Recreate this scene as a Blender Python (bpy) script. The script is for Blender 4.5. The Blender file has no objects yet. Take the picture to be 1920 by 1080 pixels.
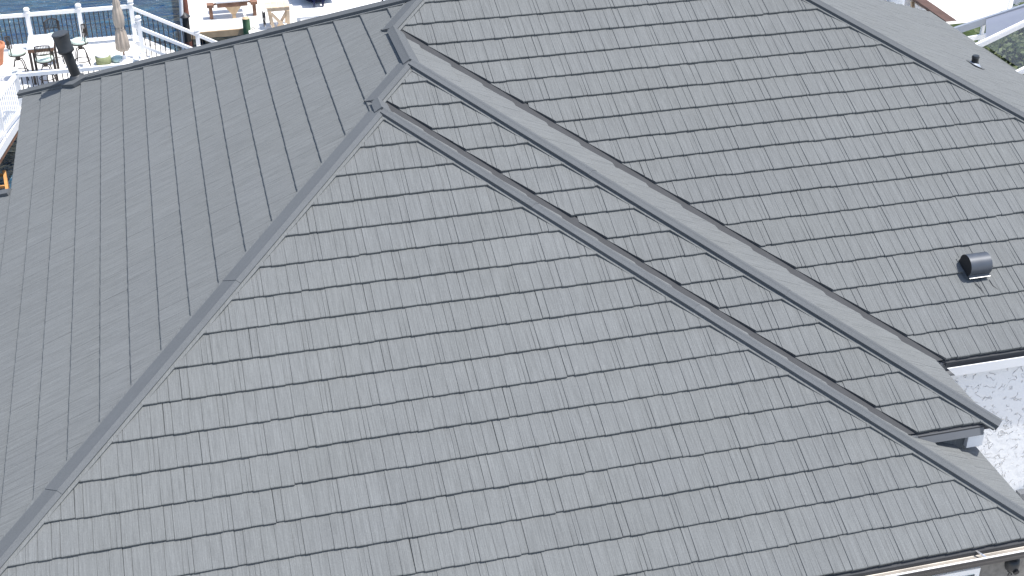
import bpy, bmesh, math, random
from mathutils import Vector, Matrix
R = math.radians
random.seed(7)
scene = bpy.context.scene
col = scene.collection

# ------------------------------------------------------------------ camera
cam_d = bpy.data.cameras.new('camera')
cam_d.sensor_width = 36.0
cam_d.lens = 2570.3 / 1920 * 36.0
cam_d.clip_end = 2000
cam = bpy.data.objects.new('camera', cam_d)
col.objects.link(cam)
RX = Vector((0.9690789, -0.24674722, 0.0013733))
RY = Vector((-0.12678274, -0.5026878, -0.85512053))
RZ = Vector((0.21168896, 0.82850515, -0.51842743))
CAM = Vector((2.5833, -11.4609, 8.9095))
cam.matrix_world = Matrix(((RX.x, -RY.x, -RZ.x, CAM.x), (RX.y, -RY.y, -RZ.y, CAM.y), (RX.z, -RY.z, -RZ.z, CAM.z), (0, 0, 0, 1)))
scene.camera = cam
FPX = 2570.3

def project(p):
    d = Vector(p) - CAM
    z = d.dot(RZ)
    return 960 + FPX * d.dot(RX) / z, 540 + FPX * d.dot(RY) / z

# ------------------------------------------------------------------ sky and sun
SUN = Vector((0.36, -0.125, 1.05)).normalized()
world = bpy.data.worlds.new('World')
scene.world = world
world.use_nodes = True
wn = world.node_tree.nodes
sky = wn.new('ShaderNodeTexSky')
sky.sky_type = 'NISHITA'
sky.sun_disc = False
sky.sun_elevation = math.asin(SUN.z)
sky.sun_rotation = math.atan2(SUN.x, SUN.y)
sky.air_density = 1.0
sky.dust_density = 1.5
bg = wn['Background']
bg.inputs['Strength'].default_value = 0.15
world.node_tree.links.new(sky.outputs['Color'], bg.inputs['Color'])
sun_d = bpy.data.lights.new('sun', 'SUN')
sun_d.energy = 4.0
sun_d.angle = R(0.5)
sun_d.color = (1.0, 0.965, 0.91)
sun = bpy.data.objects.new('sun', sun_d)
col.objects.link(sun)
sun.rotation_euler = SUN.to_track_quat('Z', 'Y').to_euler()
sun.location = (10, -5, 30)
vs = scene.view_settings
vs.view_transform = 'Standard'
vs.look = 'None'
vs.gamma = 1.0
vs.use_curve_mapping = False
vs.exposure = 0.60

# ------------------------------------------------------------------ materials
def new_mat(name):
    m = bpy.data.materials.new(name)
    m.use_nodes = True
    return m, m.node_tree.nodes, m.node_tree.links, m.node_tree.nodes['Principled BSDF']

def plain(name, color, rough=0.6, metallic=0.0, var=0.06, scale=6.0, bump=0.0, bscale=40.0, spec=0.5, coord='Object', dist=0.01):
    m, n, l, b = new_mat(name)
    b.inputs['Roughness'].default_value = rough
    b.inputs['Metallic'].default_value = metallic
    b.inputs['Specular IOR Level'].default_value = spec
    tc = n.new('ShaderNodeTexCoord')
    nz = n.new('ShaderNodeTexNoise')
    nz.inputs['Scale'].default_value = scale
    nz.inputs['Detail'].default_value = 5
    l.new(tc.outputs[coord], nz.inputs['Vector'])
    rp = n.new('ShaderNodeValToRGB')
    rp.color_ramp.elements[0].position = 0.3
    rp.color_ramp.elements[1].position = 0.7
    rp.color_ramp.elements[0].color = tuple(max(0, x * (1 - var)) for x in color) + (1,)
    rp.color_ramp.elements[1].color = tuple(min(1, x * (1 + var)) for x in color) + (1,)
    l.new(nz.outputs['Fac'], rp.inputs['Fac'])
    l.new(rp.outputs['Color'], b.inputs['Base Color'])
    if bump:
        n2 = n.new('ShaderNodeTexNoise')
        n2.inputs['Scale'].default_value = bscale
        n2.inputs['Detail'].default_value = 4
        l.new(tc.outputs[coord], n2.inputs['Vector'])
        bp = n.new('ShaderNodeBump')
        bp.inputs['Strength'].default_value = bump
        bp.inputs['Distance'].default_value = dist
        l.new(n2.outputs['Fac'], bp.inputs['Height'])
        l.new(bp.outputs['Normal'], b.inputs['Normal'])
    return m

def math_node(n, op, a=None, b=None):
    x = n.new('ShaderNodeMath')
    x.operation = op
    if a is not None: x.inputs[0].default_value = a
    if b is not None: x.inputs[1].default_value = b
    return x

def shingle_mat(name, base, grain=True, tint=0.10):
    """stone-chip coated pressed metal: granules, wood grain along local Y, slight tone change from piece to piece"""
    m, n, l, b = new_mat(name)
    b.inputs['Roughness'].default_value = 0.9
    b.inputs['Specular IOR Level'].default_value = 0.12
    tc = n.new('ShaderNodeTexCoord')
    oi = n.new('ShaderNodeObjectInfo')
    off = n.new('ShaderNodeVectorMath'); off.operation = 'ADD'
    sc = n.new('ShaderNodeVectorMath'); sc.operation = 'SCALE'
    sc.inputs[0].default_value = (37.0, 91.0, 13.0)
    l.new(oi.outputs['Random'], sc.inputs['Scale'])
    l.new(tc.outputs['Object'], off.inputs[0])
    l.new(sc.outputs['Vector'], off.inputs[1])
    # granules
    gr = n.new('ShaderNodeTexNoise'); gr.inputs['Scale'].default_value = 130; gr.inputs['Detail'].default_value = 3
    l.new(off.outputs['Vector'], gr.inputs['Vector'])
    # blotches
    bl = n.new('ShaderNodeTexNoise'); bl.inputs['Scale'].default_value = 2.3; bl.inputs['Detail'].default_value = 4
    l.new(off.outputs['Vector'], bl.inputs['Vector'])
    # wood grain, stretched along the slope
    mp = n.new('ShaderNodeMapping'); mp.inputs['Scale'].default_value = (85, 3.2, 3.2) if grain else (24, 3, 24)
    l.new(off.outputs['Vector'], mp.inputs['Vector'])
    gn = n.new('ShaderNodeTexNoise'); gn.inputs['Scale'].default_value = 1.0; gn.inputs['Detail'].default_value = 3; gn.inputs['Distortion'].default_value = 0.4
    l.new(mp.outputs['Vector'], gn.inputs['Vector'])
    # weathering at house scale (world coordinates through geometry position)
    ge = n.new('ShaderNodeNewGeometry')
    we = n.new('ShaderNodeTexNoise'); we.inputs['Scale'].default_value = 0.55; we.inputs['Detail'].default_value = 3
    l.new(ge.outputs['Position'], we.inputs['Vector'])
    def rng(src, lo, hi):
        mr = n.new('ShaderNodeMapRange')
        mr.inputs['From Min'].default_value = 0.25; mr.inputs['From Max'].default_value = 0.75
        mr.inputs['To Min'].default_value = lo; mr.inputs['To Max'].default_value = hi
        l.new(src, mr.inputs['Value'])
        return mr.outputs['Result']
    f = [rng(gr.outputs['Fac'], 0.80, 1.22), rng(bl.outputs['Fac'], 0.97, 1.03), rng(gn.outputs['Fac'], 0.83, 1.17) if grain else rng(gn.outputs['Fac'], 0.96, 1.04), rng(we.outputs['Fac'], 0.965, 1.035)]
    cur = f[0]
    for x in f[1:]:
        mu = math_node(n, 'MULTIPLY'); l.new(cur, mu.inputs[0]); l.new(x, mu.inputs[1]); cur = mu.outputs[0]
    mr = n.new('ShaderNodeMapRange'); mr.inputs['To Min'].default_value = 1 - tint * 0.7; mr.inputs['To Max'].default_value = 1 + tint * 0.7
    l.new(oi.outputs['Random'], mr.inputs['Value'])
    mu = math_node(n, 'MULTIPLY'); l.new(cur, mu.inputs[0]); l.new(mr.outputs['Result'], mu.inputs[1])
    # cool / warm grey drift
    mx = n.new('ShaderNodeMix'); mx.data_type = 'RGBA'
    mx.inputs['A'].default_value = (base[0] * 1.0, base[1] * 1.0, base[2] * 1.006, 1)
    mx.inputs['B'].default_value = (base[0] * 1.003, base[1] * 1.002, base[2] * 0.998, 1)
    b2 = n.new('ShaderNodeTexNoise'); b2.inputs['Scale'].default_value = 0.9; b2.inputs['Detail'].default_value = 2
    l.new(ge.outputs['Position'], b2.inputs['Vector'])
    mr2 = n.new('ShaderNodeMapRange'); mr2.inputs['From Min'].default_value = 0.35; mr2.inputs['From Max'].default_value = 0.65
    l.new(b2.outputs['Fac'], mr2.inputs['Value'])
    l.new(mr2.outputs['Result'], mx.inputs['Factor'])
    fin = n.new('ShaderNodeMix'); fin.data_type = 'RGBA'; fin.blend_type = 'MULTIPLY'; fin.inputs['Factor'].default_value = 1
    cb = n.new('ShaderNodeCombineColor')
    for k in range(3): l.new(mu.outputs[0], cb.inputs[k])
    l.new(mx.outputs['Result'], fin.inputs['A']); l.new(cb.outputs['Color'], fin.inputs['B'])
    l.new(fin.outputs['Result'], b.inputs['Base Color'])
    # relief
    ad = math_node(n, 'ADD')
    g2 = math_node(n, 'MULTIPLY', b=0.35)
    l.new(gr.outputs['Fac'], g2.inputs[0]); l.new(gn.outputs['Fac'], ad.inputs[0]); l.new(g2.outputs[0], ad.inputs[1])
    bp = n.new('ShaderNodeBump'); bp.inputs['Strength'].default_value = 0.55 if grain else 0.25; bp.inputs['Distance'].default_value = 0.004
    l.new(ad.outputs[0], bp.inputs['Height']); l.new(bp.outputs['Normal'], b.inputs['Normal'])
    return m

M = {}
M['shingle'] = shingle_mat('stone_coated_shingle', (0.1435, 0.1505, 0.1515), tint=0.03)
M['cap'] = shingle_mat('stone_coated_cap', (0.112, 0.1195, 0.126), grain=False, tint=0.05)
M['underlay'] = plain('dark_underlay', (0.05, 0.052, 0.056), 0.9)
M['trim_grey'] = plain('grey_painted_metal', (0.13, 0.138, 0.15), 0.45, 0.0, 0.05, 3)
M['white_paint'] = plain('white_paint', (0.80, 0.80, 0.80), 0.45, 0, 0.02, 3, 0.05, 60)
M['deck_white'] = plain('bleached_deck_white', (0.74, 0.73, 0.70), 0.6, 0, 0.04, 1.2, 0.1, 20)
M['vinyl'] = plain('white_vinyl', (0.88, 0.87, 0.86), 0.35, 0, 0.02, 2)
M['black_abs'] = plain('black_plastic_pipe', (0.022, 0.024, 0.026), 0.42, 0, 0.25, 8, 0.1, 30)
M['lead'] = plain('dark_lead_flashing', (0.055, 0.06, 0.066), 0.5, 0.2, 0.15, 10)
M['hood'] = plain('blue_grey_painted_hood', (0.065, 0.075, 0.092), 0.45, 0.15, 0.10, 8)
M['hood_dark'] = plain('hood_shade_lens_black', (0.012, 0.012, 0.014), 0.7)  # black of the camera lens; on the roof vent it paints shade
M['gutter_in'] = plain('worn_cream_gutter', (0.40, 0.37, 0.33), 0.4, 0.2, 0.25, 3)
M['gutter_out'] = plain('dark_bronze_gutter', (0.022, 0.021, 0.024), 0.5, 0.0, 0.1, 5)
M['alu'] = plain('bare_aluminium', (0.75, 0.75, 0.76), 0.3, 0.8, 0.05, 6)
M['terracotta'] = plain('terracotta', (0.48, 0.20, 0.11), 0.85, 0, 0.12, 10)
M['iron'] = plain('brown_black_iron', (0.045, 0.036, 0.032), 0.55, 0.3, 0.15, 12)
M['cushion'] = plain('pale_green_cushion', (0.56, 0.66, 0.58), 0.85, 0, 0.06, 8)
M['lime'] = plain('lime_cushion_edge', (0.24, 0.27, 0.14), 0.8, 0, 0.1, 8)
M['teal'] = plain('pale_teal_fabric', (0.45, 0.60, 0.58), 0.85, 0, 0.06, 8)
M['umbrella'] = plain('beige_umbrella_cloth', (0.42, 0.36, 0.30), 0.9, 0, 0.1, 7, 0.2, 50)
M['brown_wood'] = plain('brown_timber', (0.20, 0.105, 0.065), 0.7, 0, 0.3, 6, 0.3, 25)
M['dark_brown'] = plain('dark_brown_timber', (0.085, 0.045, 0.032), 0.7, 0, 0.25, 5, 0.3, 20)
M['tan_wood'] = plain('tan_timber', (0.50, 0.36, 0.22), 0.75, 0, 0.14, 5, 0.2, 25)
M['pale_wood'] = plain('new_pine', (0.66, 0.50, 0.34), 0.7, 0, 0.12, 6, 0.2, 25)
M['orange_wood'] = plain('orange_timber', (0.52, 0.26, 0.09), 0.7, 0, 0.15, 6)
M['green_pile'] = plain('green_treated_pile', (0.06, 0.13, 0.065), 0.8, 0, 0.3, 7, 0.4, 14)
M['black_pile'] = plain('tarred_pile', (0.03, 0.028, 0.026), 0.8, 0, 0.3, 7, 0.4, 14)
M['rust_pile'] = plain('rust_stained_pile', (0.16, 0.06, 0.04), 0.85, 0, 0.3, 7)
M['navy'] = plain('navy_gelcoat', (0.012, 0.016, 0.05), 0.2, 0, 0.1, 3)
M['maroon'] = plain('maroon_cloth', (0.10, 0.03, 0.06), 0.9)
M['soil'] = plain('dark_soil', (0.03, 0.024, 0.02), 0.95)
M['concrete'] = plain('pale_concrete', (0.50, 0.48, 0.45), 0.9, 0, 0.12, 0.8, 0.3, 12)
M['frost_grey'] = plain('cage_grey_aluminium', (0.30, 0.33, 0.38), 0.5, 0.3, 0.05, 3)

def stucco_mat():
    m, n, l, b = new_mat('skip_trowel_stucco')
    b.inputs['Roughness'].default_value = 0.85
    b.inputs['Base Color'].default_value = (0.74, 0.745, 0.75, 1)
    tc = n.new('ShaderNodeTexCoord')
    wn_ = n.new('ShaderNodeTexNoise'); wn_.inputs['Scale'].default_value = 6; wn_.inputs['Detail'].default_value = 3
    l.new(tc.outputs['Object'], wn_.inputs['Vector'])
    mix = n.new('ShaderNodeMix'); mix.data_type = 'VECTOR'; mix.inputs['Factor'].default_value = 0.16
    l.new(tc.outputs['Object'], mix.inputs['A']); l.new(wn_.outputs['Color'], mix.inputs['B'])
    # torn trowel edges: thin broken contour lines standing in a smooth skim coat
    n1 = n.new('ShaderNodeTexNoise'); n1.inputs['Scale'].default_value = 9.0; n1.inputs['Detail'].default_value = 2.5
    l.new(mix.outputs['Result'], n1.inputs['Vector'])
    su = math_node(n, 'SUBTRACT', b=0.5); l.new(n1.outputs['Fac'], su.inputs[0])
    ab = math_node(n, 'ABSOLUTE'); l.new(su.outputs[0], ab.inputs[0])
    r1 = n.new('ShaderNodeMapRange'); r1.inputs['From Min'].default_value = 0.0; r1.inputs['From Max'].default_value = 0.02
    r1.inputs['To Min'].default_value = 1; r1.inputs['To Max'].default_value = 0
    l.new(ab.outputs[0], r1.inputs['Value'])
    n3 = n.new('ShaderNodeTexNoise'); n3.inputs['Scale'].default_value = 9; n3.inputs['Detail'].default_value = 1
    l.new(tc.outputs['Object'], n3.inputs['Vector'])
    r3 = n.new('ShaderNodeMapRange'); r3.inputs['From Min'].default_value = 0.47; r3.inputs['From Max'].default_value = 0.56
    l.new(n3.outputs['Fac'], r3.inputs['Value'])
    mk = math_node(n, 'MULTIPLY'); l.new(r1.outputs['Result'], mk.inputs[0]); l.new(r3.outputs['Result'], mk.inputs[1])
    n2 = n.new('ShaderNodeTexNoise'); n2.inputs['Scale'].default_value = 9; n2.inputs['Detail'].default_value = 3
    l.new(tc.outputs['Object'], n2.inputs['Vector'])
    m2 = math_node(n, 'MULTIPLY', b=0.5); l.new(n2.outputs['Fac'], m2.inputs[0])
    ad = math_node(n, 'SUBTRACT'); l.new(m2.outputs[0], ad.inputs[0]); l.new(mk.outputs[0], ad.inputs[1])
    bp = n.new('ShaderNodeBump'); bp.inputs['Strength'].default_value = 0.9; bp.inputs['Distance'].default_value = 0.022
    l.new(ad.outputs[0], bp.inputs['Height']); l.new(bp.outputs['Normal'], b.inputs['Normal'])
    return m
M['stucco'] = stucco_mat()

def water_mat():
    m, n, l, b = new_mat('harbour_water')
    b.inputs['Base Color'].default_value = (0.012, 0.060, 0.125, 1)
    b.inputs['Roughness'].default_value = 0.12
    b.inputs['IOR'].default_value = 1.33
    tc = n.new('ShaderNodeTexCoord')
    mp = n.new('ShaderNodeMapping'); mp.inputs['Scale'].default_value = (1.0, 2.3, 1); mp.inputs['Rotation'].default_value = (0, 0, R(12))
    l.new(tc.outputs['Object'], mp.inputs['Vector'])
    a = n.new('ShaderNodeTexNoise'); a.inputs['Scale'].default_value = 1.1; a.inputs['Detail'].default_value = 5; a.inputs['Roughness'].default_value = 0.6; a.inputs['Distortion'].default_value = 0.8
    l.new(mp.outputs['Vector'], a.inputs['Vector'])
    bp = n.new('ShaderNodeBump'); bp.inputs['Strength'].default_value = 1.0; bp.inputs['Distance'].default_value = 0.45
    l.new(a.outputs['Fac'], bp.inputs['Height']); l.new(bp.outputs['Normal'], b.inputs['Normal'])
    rp = n.new('ShaderNodeValToRGB')
    rp.color_ramp.elements[0].position = 0.35; rp.color_ramp.elements[0].color = (0.005, 0.036, 0.10, 1)
    rp.color_ramp.elements[1].position = 0.65; rp.color_ramp.elements[1].color = (0.032, 0.09, 0.145, 1)
    l.new(a.outputs['Fac'], rp.inputs['Fac']); l.new(rp.outputs['Color'], b.inputs['Base Color'])
    return m
M['water'] = water_mat()

def screen_mat():
    m, n, l, b = new_mat('insect_screen')
    b.inputs['Base Color'].default_value = (0.17, 0.19, 0.24, 1)
    b.inputs['Roughness'].default_value = 0.9
    b.inputs['Alpha'].default_value = 0.22
    return m
M['screen'] = screen_mat()
m_, n_, l_, b_ = new_mat('dense_screen')
b_.inputs['Base Color'].default_value = (0.20, 0.22, 0.28, 1); b_.inputs['Roughness'].default_value = 0.8; b_.inputs['Alpha'].default_value = 0.88
M['dense_screen'] = m_

def leaf_mat(name, a, c):
    m, n, l, b = new_mat(name)
    b.inputs['Roughness'].default_value = 0.6
    ge = n.new('ShaderNodeNewGeometry')
    rp = n.new('ShaderNodeValToRGB')
    rp.color_ramp.elements[0].color = a + (1,); rp.color_ramp.elements[1].color = c + (1,)
    l.new(ge.outputs['Random Per Island'], rp.inputs['Fac'])
    l.new(rp.outputs['Color'], b.inputs['Base Color'])
    return m
M['leaf'] = leaf_mat('shrub_leaf', (0.022, 0.048, 0.012), (0.085, 0.115, 0.032))
M['bed'] = plain('ground_cover', (0.045, 0.065, 0.025), 0.95, 0, 0.5, 3, 0.6, 9, 0.1, 'Object', 0.1)
M['siding'] = plain('weathered_tan_siding', (0.20, 0.19, 0.175), 0.9, 0, 0.2, 14, 0.5, 22, 0.3, 'Object', 0.02)
M['glass'] = plain('dark_window_glass', (0.05, 0.06, 0.07), 0.08)

# ------------------------------------------------------------------ helpers
def link(name, me, mat=None, parent=None, mw=None):
    o = bpy.data.objects.new(name, me)
    col.objects.link(o)
    if mat is not None and me is not None and not me.materials: me.materials.append(M[mat])
    if mw is not None: o.matrix_world = mw
    if parent is not None:
        o.parent = parent
        o.matrix_parent_inverse = base_matrix(parent).inverted()
    return o

def base_matrix(o):
    m = o.matrix_basis.copy()
    if o.parent: m = base_matrix(o.parent) @ o.matrix_parent_inverse @ m
    return m

def tag(o, label=None, cat=None, group=None, kind=None):
    if label: o['label'] = label
    if cat: o['category'] = cat
    if group: o['group'] = group
    if kind: o['kind'] = kind
    return o

def empty(name, loc, label=None, cat=None, group=None, kind=None, rz=0):
    o = bpy.data.objects.new(name, None)
    col.objects.link(o)
    o.empty_display_size = 0.2
    o.location = loc
    o.rotation_euler = (0, 0, rz)
    return tag(o, label, cat, group, kind)

class MB:
    """collects simple solids for ONE mesh object"""
    def __init__(self): self.v = []; self.f = []; self.s = []
    def add(self, vs, fs, smooth=False):
        k = len(self.v)
        self.v += [tuple(p) for p in vs]
        self.f += [tuple(i + k for i in q) for q in fs]
        self.s += [smooth] * len(fs)
        return self
    def box(self, x0, x1, y0, y1, z0, z1):
        v = [(x, y, z) for z in (z0, z1) for y in (y0, y1) for x in (x0, x1)]
        return self.add(v, [(0, 2, 3, 1), (4, 5, 7, 6), (0, 1, 5, 4), (2, 6, 7, 3), (0, 4, 6, 2), (1, 3, 7, 5)])
    def bar(self, a, b, w, h, up=(0, 0, 1)):
        a = Vector(a); b = Vector(b); d = (b - a).normalized(); up = Vector(up)
        s = d.cross(up)
        if s.length < 1e-4: s = d.cross(Vector((1, 0, 0)))
        s.normalize(); u = s.cross(d).normalized()
        v = []
        for p in (a, b):
            for i, j in ((-1, -1), (1, -1), (1, 1), (-1, 1)): v.append(p + s * (w / 2 * i) + u * (h / 2 * j))
        return self.add(v, [(0, 3, 2, 1), (4, 5, 6, 7), (0, 1, 5, 4), (1, 2, 6, 5), (2, 3, 7, 6), (3, 0, 4, 7)])
    def tube(self, pts, r, n=8, cap=True):
        pts = [Vector(p) for p in pts]
        rs = r if isinstance(r, (list, tuple)) else [r] * len(pts)
        rings = []; prev = None
        for i, p in enumerate(pts):
            d = (pts[min(i + 1, len(pts) - 1)] - pts[max(i - 1, 0)])
            d = d.normalized() if d.length > 1e-9 else Vector((0, 0, 1))
            ref = prev if prev is not None else (Vector((1, 0, 0)) if abs(d.x) < 0.8 else Vector((0, 1, 0)))
            s = (ref - d * ref.dot(d)).normalized(); prev = s; u = d.cross(s)
            rings.append([p + (s * math.cos(2 * math.pi * k / n) + u * math.sin(2 * math.pi * k / n)) * rs[i] for k in range(n)])
        v = [p for rg in rings for p in rg]; f = []
        for i in range(len(rings) - 1):
            for k in range(n):
                f.append((i * n + k, i * n + (k + 1) % n, (i + 1) * n + (k + 1) % n, (i + 1) * n + k))
        self.add(v, f, True)
        if cap:
            self.add(rings[0], [tuple(range(n))[::-1]]); self.add(rings[-1], [tuple(range(n))])
        return self
    def ring(self, c, rad, r, n=24, m=6, axis=(0, 0, 1)):
        c = Vector(c); ax = Vector(axis).normalized()
        a = ax.orthogonal().normalized(); b = ax.cross(a)
        v = []; f = []
        for i in range(n):
            t = 2 * math.pi * i / n; d = a * math.cos(t) + b * math.sin(t)
            for j in range(m):
                q = 2 * math.pi * j / m
                v.append(c + d * (rad + r * math.cos(q)) + ax * (r * math.sin(q)))
        for i in range(n):
            for j in range(m):
                f.append((i * m + j, ((i + 1) % n) * m + j, ((i + 1) % n) * m + (j + 1) % m, i * m + (j + 1) % m))
        return self.add(v, f, True)
    def lathe(self, prof, c=(0, 0, 0), n=20, wob=None):
        v = []; f = []
        for i, (r, z) in enumerate(prof):
            for k in range(n):
                t = 2 * math.pi * k / n
                q = r * (wob(t, i) if wob else 1)
                v.append((c[0] + q * math.cos(t), c[1] + q * math.sin(t), c[2] + z))
        for i in range(len(prof) - 1):
            for k in range(n):
                f.append((i * n + k, i * n + (k + 1) % n, (i + 1) * n + (k + 1) % n, (i + 1) * n + k))
        self.add(v, f, True)
        L = len(prof) - 1
        self.add(v[:n], [tuple(range(n))[::-1]]); self.add(v[L * n:], [tuple(range(n))])
        return self
    def mesh(self, name):
        me = bpy.data.meshes.new(name)
        me.from_pydata(self.v, [], self.f)
        me.polygons.foreach_set('use_smooth', self.s)
        me.update()
        return me
    def build(self, name, mat, parent=None, mw=None):
        return link(name, self.mesh(name), mat, parent, mw)

def copy_tree(o, parent=None):
    c = o.copy()
    col.objects.link(c)
    c.parent = parent
    if parent is not None: c.matrix_parent_inverse = o.matrix_parent_inverse.copy()
    for ch in o.children: copy_tree(ch, c)
    return c

# ------------------------------------------------------------------ the setting: ground, water
GZ, WZ, DZ = -3.4, -6.0, -4.5
mb = MB()
mb.add([(-90, -90, GZ), (90, -90, GZ), (90, 18.2, GZ), (18.5, 18.2, GZ), (18.5, 11.8, GZ), (-90, 11.8, GZ)], [(0, 1, 2, 3, 4, 5)])
mb.add([(-90, 11.8, GZ), (18.5, 11.8, GZ), (18.5, 11.8, -8), (-90, 11.8, -8)], [(0, 1, 2, 3)])
mb.add([(18.5, 11.8, GZ), (18.5, 18.2, GZ), (18.5, 18.2, -8), (18.5, 11.8, -8)], [(0, 1, 2, 3)])
mb.add([(18.5, 18.2, GZ), (90, 18.2, GZ), (90, 18.2, -8), (18.5, 18.2, -8)], [(0, 1, 2, 3)])
tag(mb.build('ground', 'concrete'), 'pale concrete ground around the house', None, None, 'structure')
mb = MB(); mb.add([(-500, -100, WZ), (500, -100, WZ), (500, 900, WZ), (-500, 900, WZ)], [(0, 1, 2, 3)])
tag(mb.build('water', 'water'), 'blue rippled harbour water behind the house', None, None, 'structure')

# ------------------------------------------------------------------ the house
TH = R(25.862); EXP = 0.37
CT, ST, TT = math.cos(TH), math.sin(TH), math.tan(TH)
C1, S1 = EXP * CT, EXP * ST
yR, yM, yF = 0.0, -1.185, -1.491
xG1, xG2, xG3 = 9.545, 10.536, 16.22
YR = 5.76; ZR = YR * TT
YB = 10.6
TB = ZR / (YB - YR)            # back slope pitch
EX3 = xG3 + 0.24               # eave of the far side slope
house = empty('house', (8, 4, GZ), 'single-storey house with a grey stepped hip roof of pressed shake panels', 'house')

# face frames: name, origin, U (along course), V (up the slope), convex plan pieces: lists of (nx, ny, d) meaning nx*x+ny*y<=d
FACES = {
    'front_slope': (Vector((0, yF, 0)), Vector((1, 0, 0)), Vector((0, CT, ST)),
                    [[(-1, 1, yF), (1, 1, xG1 + yF), (0, -1, -(yF - 3 * C1) + 0.03)]], -3, 15, -1.3, 11.2),
    'middle_slope': (Vector((0, yM, 0)), Vector((1, 0, 0)), Vector((0, CT, ST)),
                     [[(-1, 1, yM), (1, 1, xG2 + yM), (-1, -1, -(xG1 + yM) - 0.11), (0, -1, -yM + 0.03)]], 0, 16, 4.0, 11.2),
    'main_slope': (Vector((0, yR, 0)), Vector((1, 0, 0)), Vector((0, CT, ST)),
                   [[(-1, 1, yR), (1, 1, xG3 + yR), (-1, -1, -(xG2 + yR) - 0.12), (0, 1, YR), (0, -1, 0.03)]], 0, 18, 4.6, 16.8),
    'side_slope': (Vector((0, 0, 0)), Vector((0, -1, 0)), Vector((CT, 0, ST)),
                   [[(0, -1, -xG2 / 2), (1, -1, 0.0), (TT / TB, 1, YB), (-1, 0, 0.02)],
                    [(0, 1, xG2 / 2), (0, -1, -(yM + xG1 / 2)), (1, -1, -yM), (1, 0, xG2 / 2), (TT / TB, 1, YB), (-1, 0, 0.02)],
                    [(0, 1, yM + xG1 / 2), (1, -1, -yF), (1, 0, xG1 / 2), (-1, 0, 3 * C1 + 0.02)],
                    [(-0, -1, -(yM + xG1 / 2)), (1, 0, 0.0), (-1, 0, 3 * C1 + 0.02), (TT / TB, 1, 7.0)]], -3, 18, -10.9, 3.2),
    'narrow_slope': (Vector((xG1, 0, 0)), Vector((0, 1, 0)), Vector((-CT, 0, ST)),
                     [[(-1, -1, -(xG1 + yF)), (1, 1, xG1 + yM - 0.005), (-1, 0, -xG1 / 2), (1, 0, xG1)],
                      [(-1, -1, -(xG1 + yF)), (0, 1, yM + 0.14), (-1, 0, -xG1), (1, 0, xG1 + 3 * C1 + 0.03)]], -3, 15, -3.2, 3.7),
    'step_slope': (Vector((xG2, 0, 0)), Vector((0, 1, 0)), Vector((-CT, 0, ST)),
                   [[(-1, -1, -(xG2 + yM)), (1, 1, xG2 + yR - 0.005), (-1, 0, -xG2 / 2), (1, 0, xG2 + 0.03)]], 0, 16, -1.6, 5.6),
    'far_slope': (Vector((xG3, 0, 0)), Vector((0, 1, 0)), Vector((-CT, 0, ST)),
                  [[(-1, -1, -xG3), (-TT / TB, 1, YB - xG3 * TT / TB), (1, 0, EX3)]], -1, 18, -0.6, 11.2),
}
COVER = {'side_slope': [[(1, -1, 0.0), (TT / TB, 1, YB), (-1, 0, 0.02)],
                        [(1, -1, -yM), (1, 0, xG2 / 2), (TT / TB, 1, YB), (-1, 0, 0.02)],
                        [(1, -1, -yF), (1, 0, xG1 / 2), (TT / TB, 1, YB), (-1, 0, 0.02)],
                        [(1, -1, -yF), (1, 0, xG1 / 2), (TT / TB, 1, 7.0), (-1, 0, 3 * C1 + 0.02)]]}
# pressed pattern of one panel: edges of the shakes as shares of the panel width, heights, nose offsets
PW = 1.03
EDGE = [0, .076, .235, .362, .515, .566, .610, .770, .878, 1.0]

def panel_top(variant, butt=.036, gd=.0076, nk=1.0):
    rnd = random.Random(100 + variant)
    hs = [.0005, .005, .0035, .0055, .0, .0015, .005, .003, .0045]
    ns = [.005, .000, .004, .0015, .007, .005, .001, .006, .002]
    if variant % 2: ns = [x + rnd.uniform(-.002, .002) for x in ns]; hs = [max(0, x + rnd.uniform(-.0015, .0015)) for x in hs]
    ns = [x * nk for x in ns]; hs = [x * (nk + .15 if nk < 1 else 1) for x in hs]
    cols = []   # (u, height, is_groove, nose)
    for i in range(9):
        a, b = EDGE[i] * PW, EDGE[i + 1] * PW
        g = .0034
        cols.append((a + g, hs[i], 0, ns[i])); cols.append((b - g, hs[i] * .8, 0, ns[i] + rnd.uniform(0, .003) * nk))
        if i < 8: cols.append((b, hs[i] * .5, (.85, .65, .6, .95, .7, .9, .62, .72)[i] * rnd.uniform(.7, 1.15), (ns[i] + ns[i + 1]) / 2 + .004 * nk))
    cols = [(0.0, -gd * .8, 0, .004 * nk)] + cols + [(PW, -gd * .5, 0, .003 * nk)]
    verts, faces = [], []
    vr = [0.0, 0.010, 0.12, EXP + 0.012]
    for u, h, gv, nose in cols:
        for k, v in enumerate(vr):
            base = butt * (1 - v / (EXP + 0.012) * .86)
            z = base + h - (gd * gv * (1 - .5 * v / EXP) if gv else 0)
            if k == 0: z -= .005
            vv = v + (nose if k < 2 else 0)
            verts.append((u, vv, z))
    nv = len(vr)
    for i in range(len(cols) - 1):
        for k in range(nv - 1):
            a = i * nv + k
            faces.append((a, a + nv, a + nv + 1, a + 1))
    return verts, faces
TOPS = {'wide': [panel_top(i) for i in range(4)], 'thin': [panel_top(i, .031, .0050, .3) for i in range(4)]}

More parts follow.
